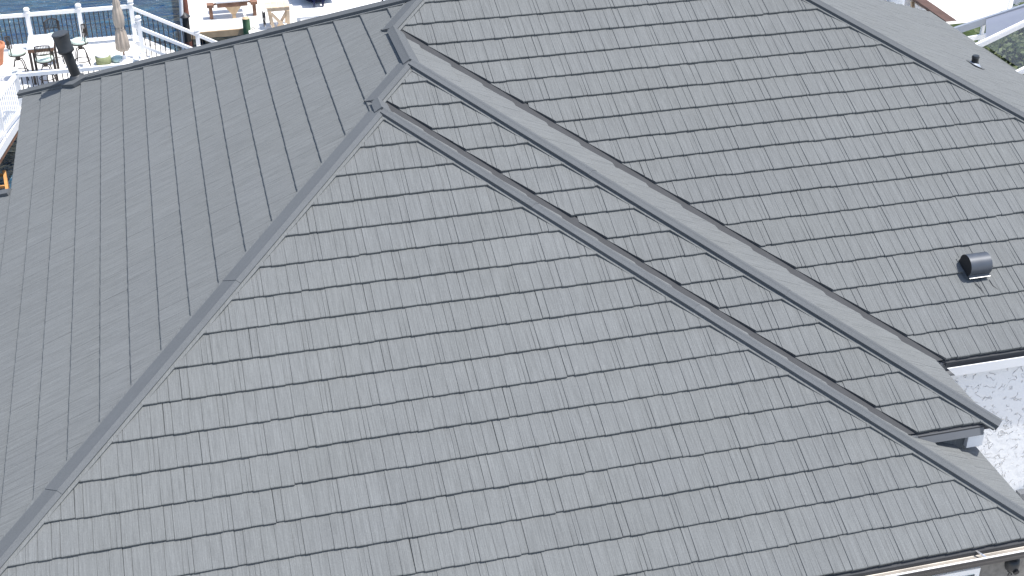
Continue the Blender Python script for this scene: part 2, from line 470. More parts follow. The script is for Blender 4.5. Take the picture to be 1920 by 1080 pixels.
def panel_mesh(kind, variant, cuts=()):
    vs_, fs_ = TOPS[kind][variant]
    bm = bmesh.new()
    bv = [bm.verts.new(p) for p in vs_]
    for f in fs_: bm.faces.new([bv[i] for i in f])
    for co, no in cuts:
        bmesh.ops.bisect_plane(bm, geom=bm.verts[:] + bm.edges[:] + bm.faces[:], dist=1e-5, plane_co=co, plane_no=no, clear_outer=True)
        if not bm.faces: break
    return bm

def skirt(bm):
    be = [e for e in bm.edges if e.is_boundary]
    r = bmesh.ops.extrude_edge_only(bm, edges=be)
    for g in r['geom']:
        if isinstance(g, bmesh.types.BMVert): g.co.z = -0.006
    bmesh.ops.recalc_face_normals(bm, faces=bm.faces[:])

def finish(bm, name):
    me = bpy.data.meshes.new(name)
    bm.to_mesh(me); bm.free()
    me.materials.append(M['shingle'])
    return me
FULL = {'wide': [], 'thin': []}
for q_ in FULL:
    for k_ in range(4):
        bm = panel_mesh(q_, k_); skirt(bm); FULL[q_].append(finish(bm, 'shingle_panel'))

# sheathing below the panels, one per slope (the part that carries the panels)
def plan_poly(pieces):
    """clip a big square by each convex piece"""
    out = []
    for pc in pieces:
        poly = [(-40, -40), (60, -40), (60, 60), (-40, 60)]
        for nx, ny, d in pc:
            new = []
            for i in range(len(poly)):
                p, q = poly[i], poly[(i + 1) % len(poly)]
                dp, dq = nx * p[0] + ny * p[1] - d, nx * q[0] + ny * q[1] - d
                if dp <= 0: new.append(p)
                if dp * dq < 0:
                    t = dp / (dp - dq); new.append((p[0] + (q[0] - p[0]) * t, p[1] + (q[1] - p[1]) * t))
            poly = new
            if not poly: break
        if len(poly) > 2: out.append(poly)
    return out

SLOPE = {}
cands = []
for name, (O, U, V, pieces, j0, j1, u0, u1) in FACES.items():
    N = U.cross(V)
    mb = MB()
    for poly in plan_poly(pieces):
        tp = []
        for x, y in poly:
            z = O.z - (N.x * (x - O.x) + N.y * (y - O.y)) / N.z
            tp.append(Vector((x, y, z)) - N * 0.012)
        k = len(tp)
        bt = [p - Vector((0, 0, 0.05)) for p in tp]
        mb.add(tp + bt, [tuple(range(k)), tuple(range(k, 2 * k))[::-1]] + [(i, i + k, (i + 1) % k + k, (i + 1) % k) for i in range(k)])
    SLOPE[name] = mb.build(name, 'underlay', house)
    rnd = random.Random(sum(map(ord, name)))
    ph = rnd.random()
    lay = 'wide' if name in ('front_slope', 'middle_slope', 'main_slope') else 'thin'
    jk = 1.0 if lay == 'wide' else .2
    for j in range(j0, j1):
        ph = (ph + rnd.choice((0.34, 0.62, 0.45, 0.27, 0.8)) + rnd.uniform(-.05, .05)) % 1.0
        k = 0
        while True:
            ua = u0 - ph * PW + k * PW; k += 1
            if ua > u1: break
            jit = (rnd.uniform(-.0025, .0025), rnd.uniform(-.0055, .0055) * jk, rnd.uniform(-.001, .0025) * jk, rnd.uniform(-.0042, .0042) * jk)
            P = O + U * (ua + jit[0]) + V * (j * EXP + jit[1]) + N * jit[2]
            rot = Matrix((U, V, N)).transposed() @ Matrix.Rotation(jit[3], 3, 'Z')
            mw = Matrix.Translation(P) @ rot.to_4x4()
            cs = [mw @ Vector(c) for c in ((0, 0, 0), (PW, 0, 0), (PW, EXP, 0), (0, EXP, 0))]
            hit = []
            for pc in COVER.get(name, ()):
                if all(nx * c.x + ny * c.y - d <= 0 for nx, ny, d in pc for c in cs): hit = [[]]
            for pc in (() if hit else pieces):
                cuts = []; out = False
                for nx, ny, d in pc:
                    ds = [nx * c.x + ny * c.y - d for c in cs]
                    if min(ds) > -0.03: out = True; break
                    if max(ds) > 0:
                        no = Vector((nx, ny, 0)); co = no * (d / no.length_squared)
                        cuts.append((mw.inverted() @ co, (rot.transposed() @ no).normalized()))
                if not out: hit.append(cuts)
            if not hit: continue
            var = rnd.randrange(4)
            if len(hit) == 1 and not hit[0]:
                me = FULL[lay][var]
            else:
                acc = None
                for cuts in hit:
                    bm = panel_mesh(lay, var, cuts)
                    if not bm.faces: bm.free(); continue
                    skirt(bm)
                    if acc is None: acc = bm
                    else:
                        tmp = bpy.data.meshes.new('tmp'); bm.to_mesh(tmp); bm.free(); acc.from_mesh(tmp); bpy.data.meshes.remove(tmp)
                if acc is None: continue
                if sum(f.calc_area() for f in acc.faces) < 0.012: acc.free(); continue
                me = finish(acc, 'shingle_panel')
            # share of the picture
            px = [project(c) for c in cs]
            inside = [(min(max(x, 0), 1920), min(max(y, 0), 1080)) for x, y in px]
            area = 0
            for i in range(4):
                a, b = inside[i], inside[(i + 1) % 4]; area += a[0] * b[1] - a[1] * b[0]
            if len(hit) > 1 or (hit and hit[0]): area *= 0.55
            cands.append((abs(area) * (0.15 if name == 'far_slope' else 1), name, me, mw))
cands.sort(key=lambda q: -q[0])
rest = {}
for i, (a, name, me, mw) in enumerate(cands):
    if i < 296 and a > 150:
        link('shingle_panel', me, None, SLOPE[name], mw)
    else:
        rest.setdefault(name, []).append((me, mw))
for name, lst in rest.items():
    bm = bmesh.new()
    for me, mw in lst:
        k = len(bm.verts)
        bm.from_mesh(me)
        bm.verts.ensure_lookup_table()
        fr = Matrix((FACES[name][1], FACES[name][2], FACES[name][1].cross(FACES[name][2]))).transposed().to_4x4()
        for v in bm.verts[k:]: v.co = fr.inverted() @ (mw @ v.co)
    me2 = bpy.data.meshes.new('shingle_field'); bm.to_mesh(me2); bm.free(); me2.materials.append(M['shingle'])
    o = link('shingle_field', me2, None, SLOPE[name], fr)
    o['kind'] = 'stuff'

# back slope (only its edge can be seen)
mb = MB()
pk1, pk2 = Vector((YR, YR, ZR)), Vector((xG3 - YR, YR, ZR))
mb.add([pk1, pk2, (EX3, YB + .2, -.12), (0, YB, 0)], [(0, 3, 2, 1)])
mb.build('back_slope', 'shingle', house)

# ---- ridge and hip caps
def cap_run(A, B, n1, n2, w1, w2, h1, h2, top, seg=2.4, seam=True, trim=0.034, ext=0.0):
    """folded metal cap along A (upper) to B (lower); n1/n2 the roof normals at its two sides"""
    A = Vector(A); B = Vector(B); d = (B - A).normalized(); B = B + d * ext
    n1 = Vector(n1).normalized(); n2 = Vector(n2).normalized()
    s1 = n1.cross(d).normalized(); s2 = n2.cross(d).normalized()
    if s1.z > 0 or s1.dot(n2) < 0: s1 = -s1
    if s2.dot(s1) > 0: s2 = -s2
    # sideways and downhill from the crest
    if s1.dot(Vector(n1) * 0 + (n1 - n2)) < 0: s1 = -s1
    if s2.dot(n2 - n1) < 0: s2 = -s2
    up = (n1 + n2).normalized()
    total = (B - A).length
    cnt = max(1, round(total / seg))
    for i in range(cnt):
        a = A + d * (total * i / cnt - (.03 if i else 0)); b = A + d * (total * (i + 1) / cnt)
        lift0, lift1 = 0.0, 0.005
        m_ = MB()
        prof = []
        for p, lf in ((a, lift0), (b, lift1)):
            prof.append([p + s1 * w1 - n1 * 0.004, p + s1 * (w1 - .004) + n1 * (h1 + lf), p + s1 * .022 + n1 * .0 + up * (top * .93 + lf), p + up * (top + lf),
                         p + s2 * .022 + up * (top * .93 + lf), p + s2 * (w2 - .004) + n2 * (h2 + lf), p + s2 * w2 - n2 * 0.004])
        k = len(prof[0])
        v = prof[0] + prof[1]
        m_.add(v, [(q, q + 1, q + 1 + k, q + k) for q in range(k - 1)])
        m_.add(prof[0], [tuple(range(k))]); m_.add(prof[1], [tuple(range(k))[::-1]])
        X = d; Z = up; Y = Z.cross(X)
        fr = Matrix((Y, X, Z)).transposed().to_4x4(); fr.translation = a
        inv = fr.inverted()
        me = m_.mesh('ridge_cap')
        me.transform(inv)
        link('ridge_cap', me, 'cap', house, fr)
    if trim:
        for s_, n_, w_, h_ in ((s1, n1, w1, h1), (s2, n2, w2, h2)):
            if h_ < 0.03: continue
            m_ = MB()
            a0, b0 = A + d * .06, B - d * .02
            v = []
            for p in (a0, b0):
                v += [p + s_ * (w_ - .01) + n_ * .037, p + s_ * (w_ + trim) + n_ * .037, p + s_ * (w_ + trim) + n_ * .012]
            m_.add(v, [(0, 1, 4, 3), (1, 2, 5, 4)])
            m_.build('flashing_trim', 'shingle', house)
nF = Vector((0, -ST, CT)); nL = Vector((-ST, 0, CT)); nG = Vector((ST, 0, CT))
nB = Vector((0, TB, 1)).normalized()
def onroof(x, y, face):
    if face == 'F': return Vector((x, y, (y - yF) * TT))
    if face == 'M': return Vector((x, y, (y - yM) * TT))
    return Vector((x, y, y * TT))
apF = onroof(xG1 / 2, yF + xG1 / 2, 'F'); cF = onroof(xG1 / 2, yM + xG1 / 2, 'M')
apM = onroof(xG2 / 2, yM + xG2 / 2, 'M'); cM = onroof(xG2 / 2, xG2 / 2, 'R')
bF = Vector((-3 * C1, yF - 3 * C1, -3 * S1)); eF = Vector((xG1 + 3 * C1, yF - 3 * C1, -3 * S1)); eM = Vector((xG2, yM, 0))
cap_run(apF, bF, nL, nF, .225, .042, .036, .050, .066, 3.4)
cap_run(apF, eF, nF, nG, .044, .125, .072, .044, .086, 2.4, ext=.06)
cap_run(apM, eM, nF, nG, .050, .165, .074, .044, .088, 2.4, ext=.10)
cap_run(apM, cF, nL, nF, .20, .045, .036, .050, .066, 3)
cap_run(pk1, cM, nL, nF, .19, .045, .036, .050, .066, 3)
cap_run(pk1, pk2, nF, nB, .055, .13, .056, .04, .070, 2.6)
cap_run(pk2, (xG3, 0, 0), nF, nG, .055, .25, .070, .044, .084, 3.0)
cap_run(pk1, (0, YB, 0), nL, nB, .065, .15, .072, .05, .092, 2.6, ext=.06)
cap_run(cM, apM, nL, nG, .07, .13, .06, .04, .085, 3, trim=0)
cap_run(cF, apF, nL, nG, .07, .11, .06, .04, .085, 3, trim=0)
cap_run((0, 7.0, 0), (-3 * C1, 7.0 + 3 * C1 * TT / TB, -3 * S1), nL, nB, .06, .14, .06, .04, .08, 3, trim=0)

# valley metal
def valley(a, b, sl, name='valley_flashing'):
    a = Vector(a); b = Vector(b); m_ = MB()
    s1 = Vector((1, 0, 0)); s2 = Vector((-1, 0, TT))
    v = [a + Vector((0, 0, .006)), b + Vector((0, 0, .006)), b + Vector((.16, 0, .006)), a + Vector((.16, 0, .006)), b + Vector((-.1, 0, .1 * TT + .006)), a + Vector((-.1, 0, .1 * TT + .006))]
    m_.add(v, [(0, 1, 2, 3), (0, 5, 4, 1)])
    m_.build(name, 'underlay', house)
valley((xG2 / 2, xG2 / 2, xG2 / 2 * TT), (xG2, 0, 0), 0)
valley((xG1 / 2, yM + xG1 / 2, xG1 / 2 * TT), (xG1, yM, 0), 0)

# ---- eaves, fascias, walls
gut2 = empty('eave_gutter', (13.5, -.05, -.1)); gut2.parent = house; gut2.matrix_parent_inverse = base_matrix(house).inverted()
m_ = MB(); m_.add([(10.66, -.100, -.052), (EX3, -.100, -.052), (EX3, -.086, -.188), (10.80, -.086, -.188), (10.66, -.088, -.052), (EX3, -.088, -.052), (EX3, -.074, -.188), (10.80, -.074, -.188)],
                  [(0, 3, 2, 1), (4, 5, 6, 7), (0, 1, 5, 4), (3, 7, 6, 2), (0, 4, 7, 3), (1, 2, 6, 5)])
m_.build('front_face', 'white_paint', gut2)
MB().box(10.70, EX3, -.073, .03, -.186, -.15).build('trough', 'trim_grey', gut2)
MB().box(10.62, EX3, .0, .028, -.149, -.035).build('drip_edge', 'trim_grey', gut2)
MB().box(10.25, 16.2, .031, .25, GZ, -.04).build('wall', 'stucco', house)
MB().box(12.10, 13.6, -.06, .054, -2.36, -2.24).build('window_hood', 'trim_grey', house)
mb = MB()  # grey metal fascia of the middle wing, tilted out
mb.add([(9.60, yM - .018, -.020), (10.47, yM - .018, -.020), (10.46, yM - .05, -.125), (9.66, yM - .05, -.125),
        (9.60, yM + .02, -.020), (10.47, yM + .02, -.020), (10.46, yM + .0, -.132), (9.66, yM + .0, -.132)],
       [(0, 3, 2, 1), (3, 7, 6, 2), (0, 1, 5, 4), (4, 5, 6, 7), (0, 4, 7, 3), (1, 2, 6, 5)])
mb.build('fascia', 'trim_grey', house)
MB().box(9.45, 10.308, yM + .045, yM + .25, -.72, -.06).build('wall_cladding', 'shingle', house)
MB().box(10.31, 10.50, yM - .012, yM + .14, -.305, -.140).build('fascia_return', 'white_paint', house)
MB().box(10.505, 10.53, yM + .26, .05, -.26, -.05).build('fascia', 'white_paint', house)
MB().box(10.25, 10.50, yM + .26, .05, -.262, -.245).build('soffit', 'white_paint', house)
MB().box(9.9, 10.2, -2.08, .05, GZ, -.45).build('wall', 'stucco', house)
MB().box(-.7, 10.6, -2.30, -2.09, GZ, -.52).build('wall', 'siding', house)
MB().box(.35, .55, -2.05, 10.2, GZ, -.08).build('wall', 'stucco', house)
MB().box(15.95, 16.19, .41, 10.2, GZ, -.10).build('wall', 'stucco', house)
MB().box(.56, 15.94, 10.0, 10.2, GZ, -.10).build('wall', 'stucco', house)
MB().box(-.9, 10.45, yF - 3 * C1 + .03, -2.10, -.66, -.645).build('soffit', 'white_paint', house)
MB().box(-.02, .01, 7.3, YB + .02, -.2, -.07).build('fascia', 'white_paint', house)
MB().box(EX3 - .05, EX3 - .02, .1, YB + .1, -.34, -.20).build('fascia', 'white_paint', house)
# front gutter
YE = yF - 3 * C1; ZE = -3 * S1
MB().box(-1.0, 10.5, YE + .012, YE + .030, ZE - .17, ZE - .03).build('fascia', 'white_paint', house)
gut = empty('gutter', (4.7, YE, ZE)); gut.parent = house; gut.matrix_parent_inverse = base_matrix(house).inverted()
def strip(pts, x0, x1, name, mat, parent):
    m_ = MB(); n = len(pts)
    v = [(x0, y, z) for y, z in pts] + [(x1, y, z) for y, z in pts]
    m_.add(v, [(i, i + 1, i + 1 + n, i + n) for i in range(n - 1)])
    return m_.build(name, mat, parent)
g0 = YE - .002
strip([(g0 + .006, ZE - .030), (g0 + .004, ZE - .058), (g0 - .028, ZE - .078), (g0 - .070, ZE - .070), (g0 - .100, ZE - .045), (g0 - .118, ZE - .026)], -1.0, 10.6, 'trough', 'gutter_in', gut)
strip([(g0 - .1185, ZE - .024), (g0 - .124, ZE - .018), (g0 - .136, ZE - .021), (g0 - .138, ZE - .028)], -1.0, 10.6, 'rim', 'alu', gut)
strip([(g0 - .1385, ZE - .029), (g0 - .134, ZE - .07), (g0 - .115, ZE - .11), (g0 - .105, ZE - .150), (g0 + .008, ZE - .152)], -1.0, 10.6, 'front_face', 'gutter_out', gut)
for gx in (1.2, 3.2, 5.2, 7.2, 9.72):
    m_ = MB()
    m_.bar((gx - .02, g0 - .005, ZE - .022), (gx + .02, g0 - .128, ZE - .012), .022, .004)
    m_.bar((gx - .02, g0 - .005, ZE - .028), (gx - .035, g0 + .002, ZE - .058), .022, .004)
    m_.build('gutter_hanger', 'alu', gut)
MB().box(10.585, 10.60, g0 - .14, g0 + .01, ZE - .15, ZE - .04).build('end_cap', 'gutter_out', gut)
# window with white surround below the gutter
win = MB().box(9.40, 9.95, -2.325, -2.302, -2.2, -.955).build('window_frame', 'white_paint', house)
MB().box(9.46, 9.65, -2.333, -2.326, -2.1, -1.03).build('pane', 'glass', win)
MB().box(9.70, 9.89, -2.333, -2.326, -2.1, -1.03).build('pane', 'glass', win)
# round black camera under the gutter
sc_ = empty('security_camera', (10.21, -2.42, -.78)); sc_.parent = house; sc_.matrix_parent_inverse = base_matrix(house).inverted()
CM = Vector((10.21, -2.46, -.86))
MB().lathe([(.02, .10), (.06, .095), (.075, .05), (.078, .0), (.07, -.03), (.045, -.055), (.01, -.065)], CM, 20).build('body', 'black_abs', sc_)
MB().tube([CM + Vector((0, -.05, -.01)), CM + Vector((0, -.092, -.02))], .032, 16).build('lens', 'hood_dark', sc_)
MB().bar(CM + Vector((0, 0, .09)), (CM.x, -2.42, ZE - .16), .05, .04).build('bracket', 'black_abs', sc_)
MB().tube([CM + Vector((.0, .0, -.06)), CM + Vector((-.03, -.01, -.12)), CM + Vector((.02, .01, -.15)), CM + Vector((.07, .05, -.18)), CM + Vector((.08, .14, -.22))], .006, 6).build('cable', 'black_abs', sc_)

# ---- plumbing vent near the back hip
vp = empty('vent_pipe', (.965, 9.80, .46)); vp.parent = house; vp.matrix_parent_inverse = base_matrix(house).inverted()
pb, pt = Vector((.945, 9.86, .40)), Vector((.785, 9.85, 1.25))
ax = (pt - pb).normalized()
MB().tube([pb, pb + ax * .62], .078, 20).build('pipe', 'black_abs', vp)
L0 = (pt - pb).length
cp = MB().tube([pb + ax * (L0 - .31), pb + ax * (L0 - .295), pb + ax * (L0 - .26), pb + ax * (L0 - .25), pb + ax * (L0 - .02), pb + ax * L0], [.105, .128, .128, .118, .124, .120], 24)
cp = cp.build('cap', 'black_abs', vp)
MB().tube([pb + ax * (L0 + .001), pb + ax * (L0 + .018)], [.132, .124], 24).build('cap_lid', 'lead', cp)
MB().tube([pb + ax * .05, pb + ax * .14, pb + ax * .17], [.15, .11, .084], 20).build('boot', 'lead', vp)
fl = MB()
def onL(x, y, h): return Vector((x, y, x * TT)) + nL * h
ctr = [(.70, 9.86), (.90, 9.60), (1.04, 9.61), (1.17, 9.58), (1.33, 9.44), (1.37, 9.48), (1.16, 9.68), (.98, 9.84), (.76, 9.98)]
top_ = [onL(x, y, .082) for x, y in ctr]; bot_ = [onL(x, y, .02) for x, y in ctr]; k = len(ctr)
fl.add(top_ + bot_, [tuple(range(k))] + [(i, (i + 1) % k, (i + 1) % k + k, i + k) for i in range(k)])
fl.build('flashing', 'cap', vp)

# ---- hooded exhaust vent on the main slope
hv = empty('roof_vent', (11.56, .96, .46)); hv.parent = house; hv.matrix_parent_inverse = base_matrix(house).inverted()
Vd = Vector((0, CT, ST)); Nd = nF
hc = Vector((11.52, 1.03, 1.03 * TT))
prof = []
rad = .135
for a in range(-20, 201, 11):
    t_ = R(a)
    prof.append((math.cos(t_) * rad * 1.0, .105 + math.sin(t_) * rad * .95))
prof = prof[::-1]                 # from downslope lip over the crown to the back
m_ = MB(); n_ = len(prof); pts = []
x0, x1 = -.135, .145
prof2 = [(-.165, .062)] + [p for p in prof if p[0] > -.152 or p[1] > .1] + [(.135, .0)]
n_ = len(prof2)
for xx in (x0, x1):
    for v_, h_ in prof2: pts.append(hc + Vector((xx, 0, 0)) + Vd * v_ + Nd * (h_ + .02))
m_.add(pts, [(i, i + 1, i + 1 + n_, i + n_) for i in range(n_ - 1)], True)
m_.build('hood', 'hood', hv)
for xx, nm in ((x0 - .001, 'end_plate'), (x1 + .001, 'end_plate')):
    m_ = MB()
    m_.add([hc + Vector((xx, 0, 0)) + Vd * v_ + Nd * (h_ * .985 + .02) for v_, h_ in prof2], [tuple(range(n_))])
    m_.build(nm, 'hood_dark' if xx < 0 else 'hood', hv)  # left plate near-black: its shaded side is put into the colour
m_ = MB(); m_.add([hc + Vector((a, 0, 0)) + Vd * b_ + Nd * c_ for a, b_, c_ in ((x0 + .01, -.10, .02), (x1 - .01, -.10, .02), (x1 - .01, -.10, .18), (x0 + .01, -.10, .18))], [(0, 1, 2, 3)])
m_.build('opening_shade', 'hood_dark', hv)  # near-black sheet painted as the shade inside the hood mouth
m_ = MB(); m_.bar(hc + Vector((x0, 0, 0)) + Vd * -.166 + Nd * .08, hc + Vector((x1, 0, 0)) + Vd * -.166 + Nd * .08, .004, .005, Nd)
m_.build('lip', 'alu', hv)
m_ = MB()
m_.add([hc + Vector((a, 0, 0)) + Vd * b_ + Nd * .034 for a, b_ in ((-.15, -.14), (.16, -.14), (.16, .17), (-.15, .17))], [(0, 1, 2, 3)])
m_.build('base_flange', 'shingle', hv)

for a_, b_, c_ in (((11.46, .86), (11.50, .76), (11.50, .70)), ((11.66, .86), (11.67, .78), (11.72, .70))):
    MB().tube([Vector((p[0], p[1], p[1] * TT)) + nF * .034 for p in (a_, b_, c_)], [.004, .006, .003], 6).build('drip_mark', 'lead', hv)  # thin dark tubes added to represent drip marks below the vent
# ---- small stack on the far slope
sp = empty('small_stack', (14.40, 6.0, .88)); sp.parent = house; sp.matrix_parent_inverse = base_matrix(house).inverted()
sb = Vector((14.40, 6.02, (xG3 - 14.40) * TT))
MB().tube([sb + nG * .02, sb + Vector((0, 0, .08)), sb + Vector((0, 0, .15))], [.06, .055, .052], 16).build('pipe', 'black_abs', sp)
MB().tube([sb + Vector((0, 0, .145)), sb + Vector((0, 0, .175))], [.062, .050], 16).build('cap', 'black_abs', sp)
MB().tube([sb + nG * .015, sb + nG * .06], [.13, .06], 16).build('boot', 'frost_grey', sp)
m_ = MB(); m_.add([sb + nG * .035 + Vector((math.cos(a), math.sin(a) , -math.cos(a) * TT)) * .16 for a in [i * math.pi / 4 + .3 for i in range(8)]], [tuple(range(8))])
m_.build('flashing', 'cap', sp)

# ------------------------------------------------------------------ sun deck over the water
deck = empty('sun_deck', (-1, 23, DZ), 'white raised deck with vinyl railings and stairs over the water', 'deck')
mb = MB()
mb.box(-6, 1.75, 20.5, 25.0, DZ - .12, DZ)
mb.build('deck_floor', 'deck_white', deck)
mb = MB()
mb.add([(-6, 12.0, DZ - .002), (-3.05, 12.0, DZ - .002), (-1.36, 20.498, DZ - .002), (-6, 20.498, DZ - .002), (-6, 12, DZ - .12), (-3.05, 12, DZ - .12), (-1.36, 20.498, DZ - .12), (-6, 20.498, DZ - .12)],
       [(0, 1, 2, 3), (4, 7, 6, 5), (0, 4, 5, 1), (1, 5, 6, 2), (2, 6, 7, 3), (3, 7, 4, 0)])
mb.build('walkway_floor', 'deck_white', deck)
MB().bar((-3.055, 12.0, DZ - .10), (-1.345, 20.49, DZ - .10), .05, .20).build('edge_board', 'vinyl', deck)
MB().bar((-3.06, 12.0, DZ - .26), (-1.37, 20.49, DZ - .26), .06, .11).build('timber_beam', 'brown_wood', deck)
MB().box(-6, 1.74, 20.51, 20.57, DZ - .42, DZ - .122).build('timber_beam', 'brown_wood', deck)
MB().box(-6, 1.74, 24.93, 24.99, DZ - .42, DZ - .122).build('timber_beam', 'brown_wood', deck)
for x in (-5, -2.5, 0, 1.5):
    for y in (20.9, 24.6): MB().tube([(x, y, -8), (x, y, DZ - .121)], .13, 10).build('pile', 'black_pile', deck)
POST = MB().box(-.055, .055, -.055, .055, 0, 1.0)
POST.lathe([(.075, 1.0), (.082, 1.015), (.082, 1.03), (.05, 1.04), (.075, 1.07), (.082, 1.10), (.06, 1.135), (.015, 1.15)], (0, 0, 0), 14)
POST.box(-.075, .075, -.075, .075, 0, .12)
POSTM = POST.mesh('post'); POSTM.materials.append(M['vinyl'])
BALM = MB().box(-.011, .011, -.011, .011, 0, .80).mesh('baluster'); BALM.materials.append(M['iron'])
BALW = MB().box(-.013, .013, -.013, .013, 0, .80).mesh('baluster'); BALW.materials.append(M['vinyl'])
def post(x, y, z=DZ): link('post', POSTM, None, deck, Matrix.Translation((x, y, z)))
def railing(a, b, bal=BALM, step=.115, z0=0, z1=0, top=.95, bot=.12):
    a = Vector((a[0], a[1], DZ + z0)); b = Vector((b[0], b[1], DZ + z1))
    MB().bar(a + Vector((0, 0, top)), b + Vector((0, 0, top)), .075, .09).build('rail', 'vinyl', deck)
    MB().bar(a + Vector((0, 0, bot)), b + Vector((0, 0, bot)), .06, .10).build('rail', 'vinyl', deck)
    n = int((b - a).length / step)
    for i in range(1, n):
        p = a.lerp(b, i / n)
        link('baluster', bal, None, deck, Matrix.Translation(p + Vector((0, 0, bot + .03))))
yb = 24.87
for x in (-3.85, -2.53, -1.20, .10, 1.43): post(x, yb)
for xa, xb in ((-3.85, -2.53), (-2.53, -1.20), (-1.20, .10), (.10, 1.43)): railing((xa, yb), (xb, yb))
# near railing and walkway side
yn = 20.66
for x in (-1.27, .12, 1.5): post(x, yn)
railing((-1.27, yn), (.12, yn)); railing((.12, yn), (1.5, yn))
wk = [(-1.27, 20.66), (-1.62, 19.3), (-1.90, 17.9), (-2.2, 16.4)]
for x, y in wk[1:]: post(x - .02, y)
for p, q in zip(wk[:-1], wk[1:]): railing(p, q, BALW)
# right side and the stair down to the dock
post(1.60, 23.55)
def stair_rail(y, x0=1.45, x1=3.9):
    a = Vector((x0, y, DZ)); b = Vector((x1, y, DZ - (x1 - x0) * .56))
    MB().bar(a + Vector((0, 0, .90)), b + Vector((0, 0, .90)), .075, .08).build('rail', 'vinyl', deck)
    MB().bar(a + Vector((0, 0, .42)), b + Vector((0, 0, .42)), .06, .08).build('rail', 'vinyl', deck)
    n = 20
    for i in range(1, n):
        p = a.lerp(b, i / n)
        link('baluster', BALM, None, deck, Matrix.Translation(p + Vector((0, 0, .06))))
    MB().bar(a + Vector((.1, 0, -.05)), b + Vector((0, 0, -.05)), .05, .26).build('stringer', 'vinyl', deck)
    post(3.05, y, DZ - .95)
stair_rail(24.87); stair_rail(23.55)
for i in range(6):
    MB().box(1.76 + i * .30, 2.08 + i * .30, 23.6, 24.82, DZ - .17 * (i + 1) - .04, DZ - .17 * (i + 1)).build('stair_tread', 'deck_white', deck)

# ------------------------------------------------------------------ deck furniture
tbl = empty('bar_table', (-.78, 22.8, DZ), 'square white-topped bar table with brown edge on the sun deck', 'table')
MB().box(-1.10, -.47, 22.33, 23.28, DZ + .93, DZ + .955).build('tabletop', 'white_paint', tbl)
MB().box(-1.09, -.48, 22.34, 23.27, DZ + .84, DZ + .929).build('apron', 'brown_wood', tbl)
for x in (-1.05, -.52):
    for y in (22.38, 23.22): MB().box(x - .03, x + .03, y - .03, y + .03, DZ, DZ + .839).build('leg', 'iron', tbl)
def make_stool():
    t = empty('bar_stool', (0, 0, 0))
    MB().lathe([(.02, .66), (.19, .665), (.215, .69), (.21, .73), (.17, .755), (.02, .765)], (0, 0, 0), 20).build('seat', 'cushion', t)
    MB().ring((0, 0, .655), .20, .014).build('seat_frame', 'iron', t)
    MB().lathe([(.05, .50), (.06, .58), (.11, .655)], (0, 0, 0), 12).build('swivel', 'iron', t)
    for i in range(4):
        a = math.pi / 4 + i * math.pi / 2; c_, s_ = math.cos(a), math.sin(a)
        MB().tube([(.03 * c_, .03 * s_, .53), (.12 * c_, .12 * s_, .50), (.17 * c_, .17 * s_, .38), (.20 * c_, .20 * s_, .2), (.245 * c_, .245 * s_, 0)], .014, 6).build('leg', 'iron', t)
    MB().ring((0, 0, .2), .195, .011).build('foot_ring', 'iron', t)
    b = MB()
    arc = [R(a) for a in range(215, 326, 10)]
    b.tube([(.215 * math.cos(a), .215 * math.sin(a), 1.06 + .05 * math.sin((a - R(215)) / R(110) * math.pi)) for a in arc], .016, 6)
    b.tube([(.21 * math.cos(a), .21 * math.sin(a), .86) for a in arc], .011, 6)
    for i, a in enumerate(arc):
        e_ = i in (0, len(arc) - 1)
        zt = 1.06 + .05 * math.sin((a - R(215)) / R(110) * math.pi)
        b.tube([(.205 * math.cos(a), .205 * math.sin(a), .66 if e_ else .86), (.215 * math.cos(a), .215 * math.sin(a), zt)], .014 if e_ else .008, 6)
    b.build('backrest', 'iron', t)
    return t
st0 = make_stool()
spots = [((-1.40, 22.85), R(-90), 'iron swivel bar stool beside the table towards the terracotta pot'),
         ((-.72, 22.25), R(0), 'iron swivel bar stool backed against the house side of the white table'),
         ((.10, 23.25), R(100), 'iron swivel bar stool beside the table towards the closed umbrella'),
         ((-.55, 23.75), R(180), 'iron swivel bar stool behind the white table along the water railing')]
stools = [st0] + [copy_tree(st0) for _ in spots[1:]]
for o, ((x, y), rz, lb) in zip(stools, spots):
    o.location = (x, y, DZ); o.rotation_euler.z = rz
    tag(o, lb, 'bar stool', 'bar stools around the white table')
# closed umbrella
um = empty('patio_umbrella', (1.13, 23.4, DZ), 'closed beige patio umbrella standing on the deck', 'umbrella')
ub = Vector((1.13, 23.4, DZ))
MB().tube([ub, ub + Vector((-.01, 0, 1.86))], .022, 10).build('pole', 'brown_wood', um)
MB().lathe([(.17, 0), (.17, .05), (.06, .08), (.035, .18)], ub, 20).build('base', 'vinyl', um)
wob = lambda t, i: 1 + (.22 if i < 5 else .1) * math.sin(8 * t + i * .35)
can = MB().lathe([(.11, .30), (.155, .36), (.14, .60), (.115, .80), (.075, .90), (.12, 1.0), (.135, 1.2), (.105, 1.42), (.085, 1.47), (.095, 1.55), (.055, 1.72), (.015, 1.84)], ub, 40, wob).build('canopy', 'umbrella', um)
MB().ring(ub + Vector((0, 0, .90)), .085, .016).build('strap', 'umbrella', can)
MB().lathe([(.012, 1.83), (.03, 1.86), (.025, 1.90), (.005, 1.93)], ub, 12).build('finial', 'vinyl', um)
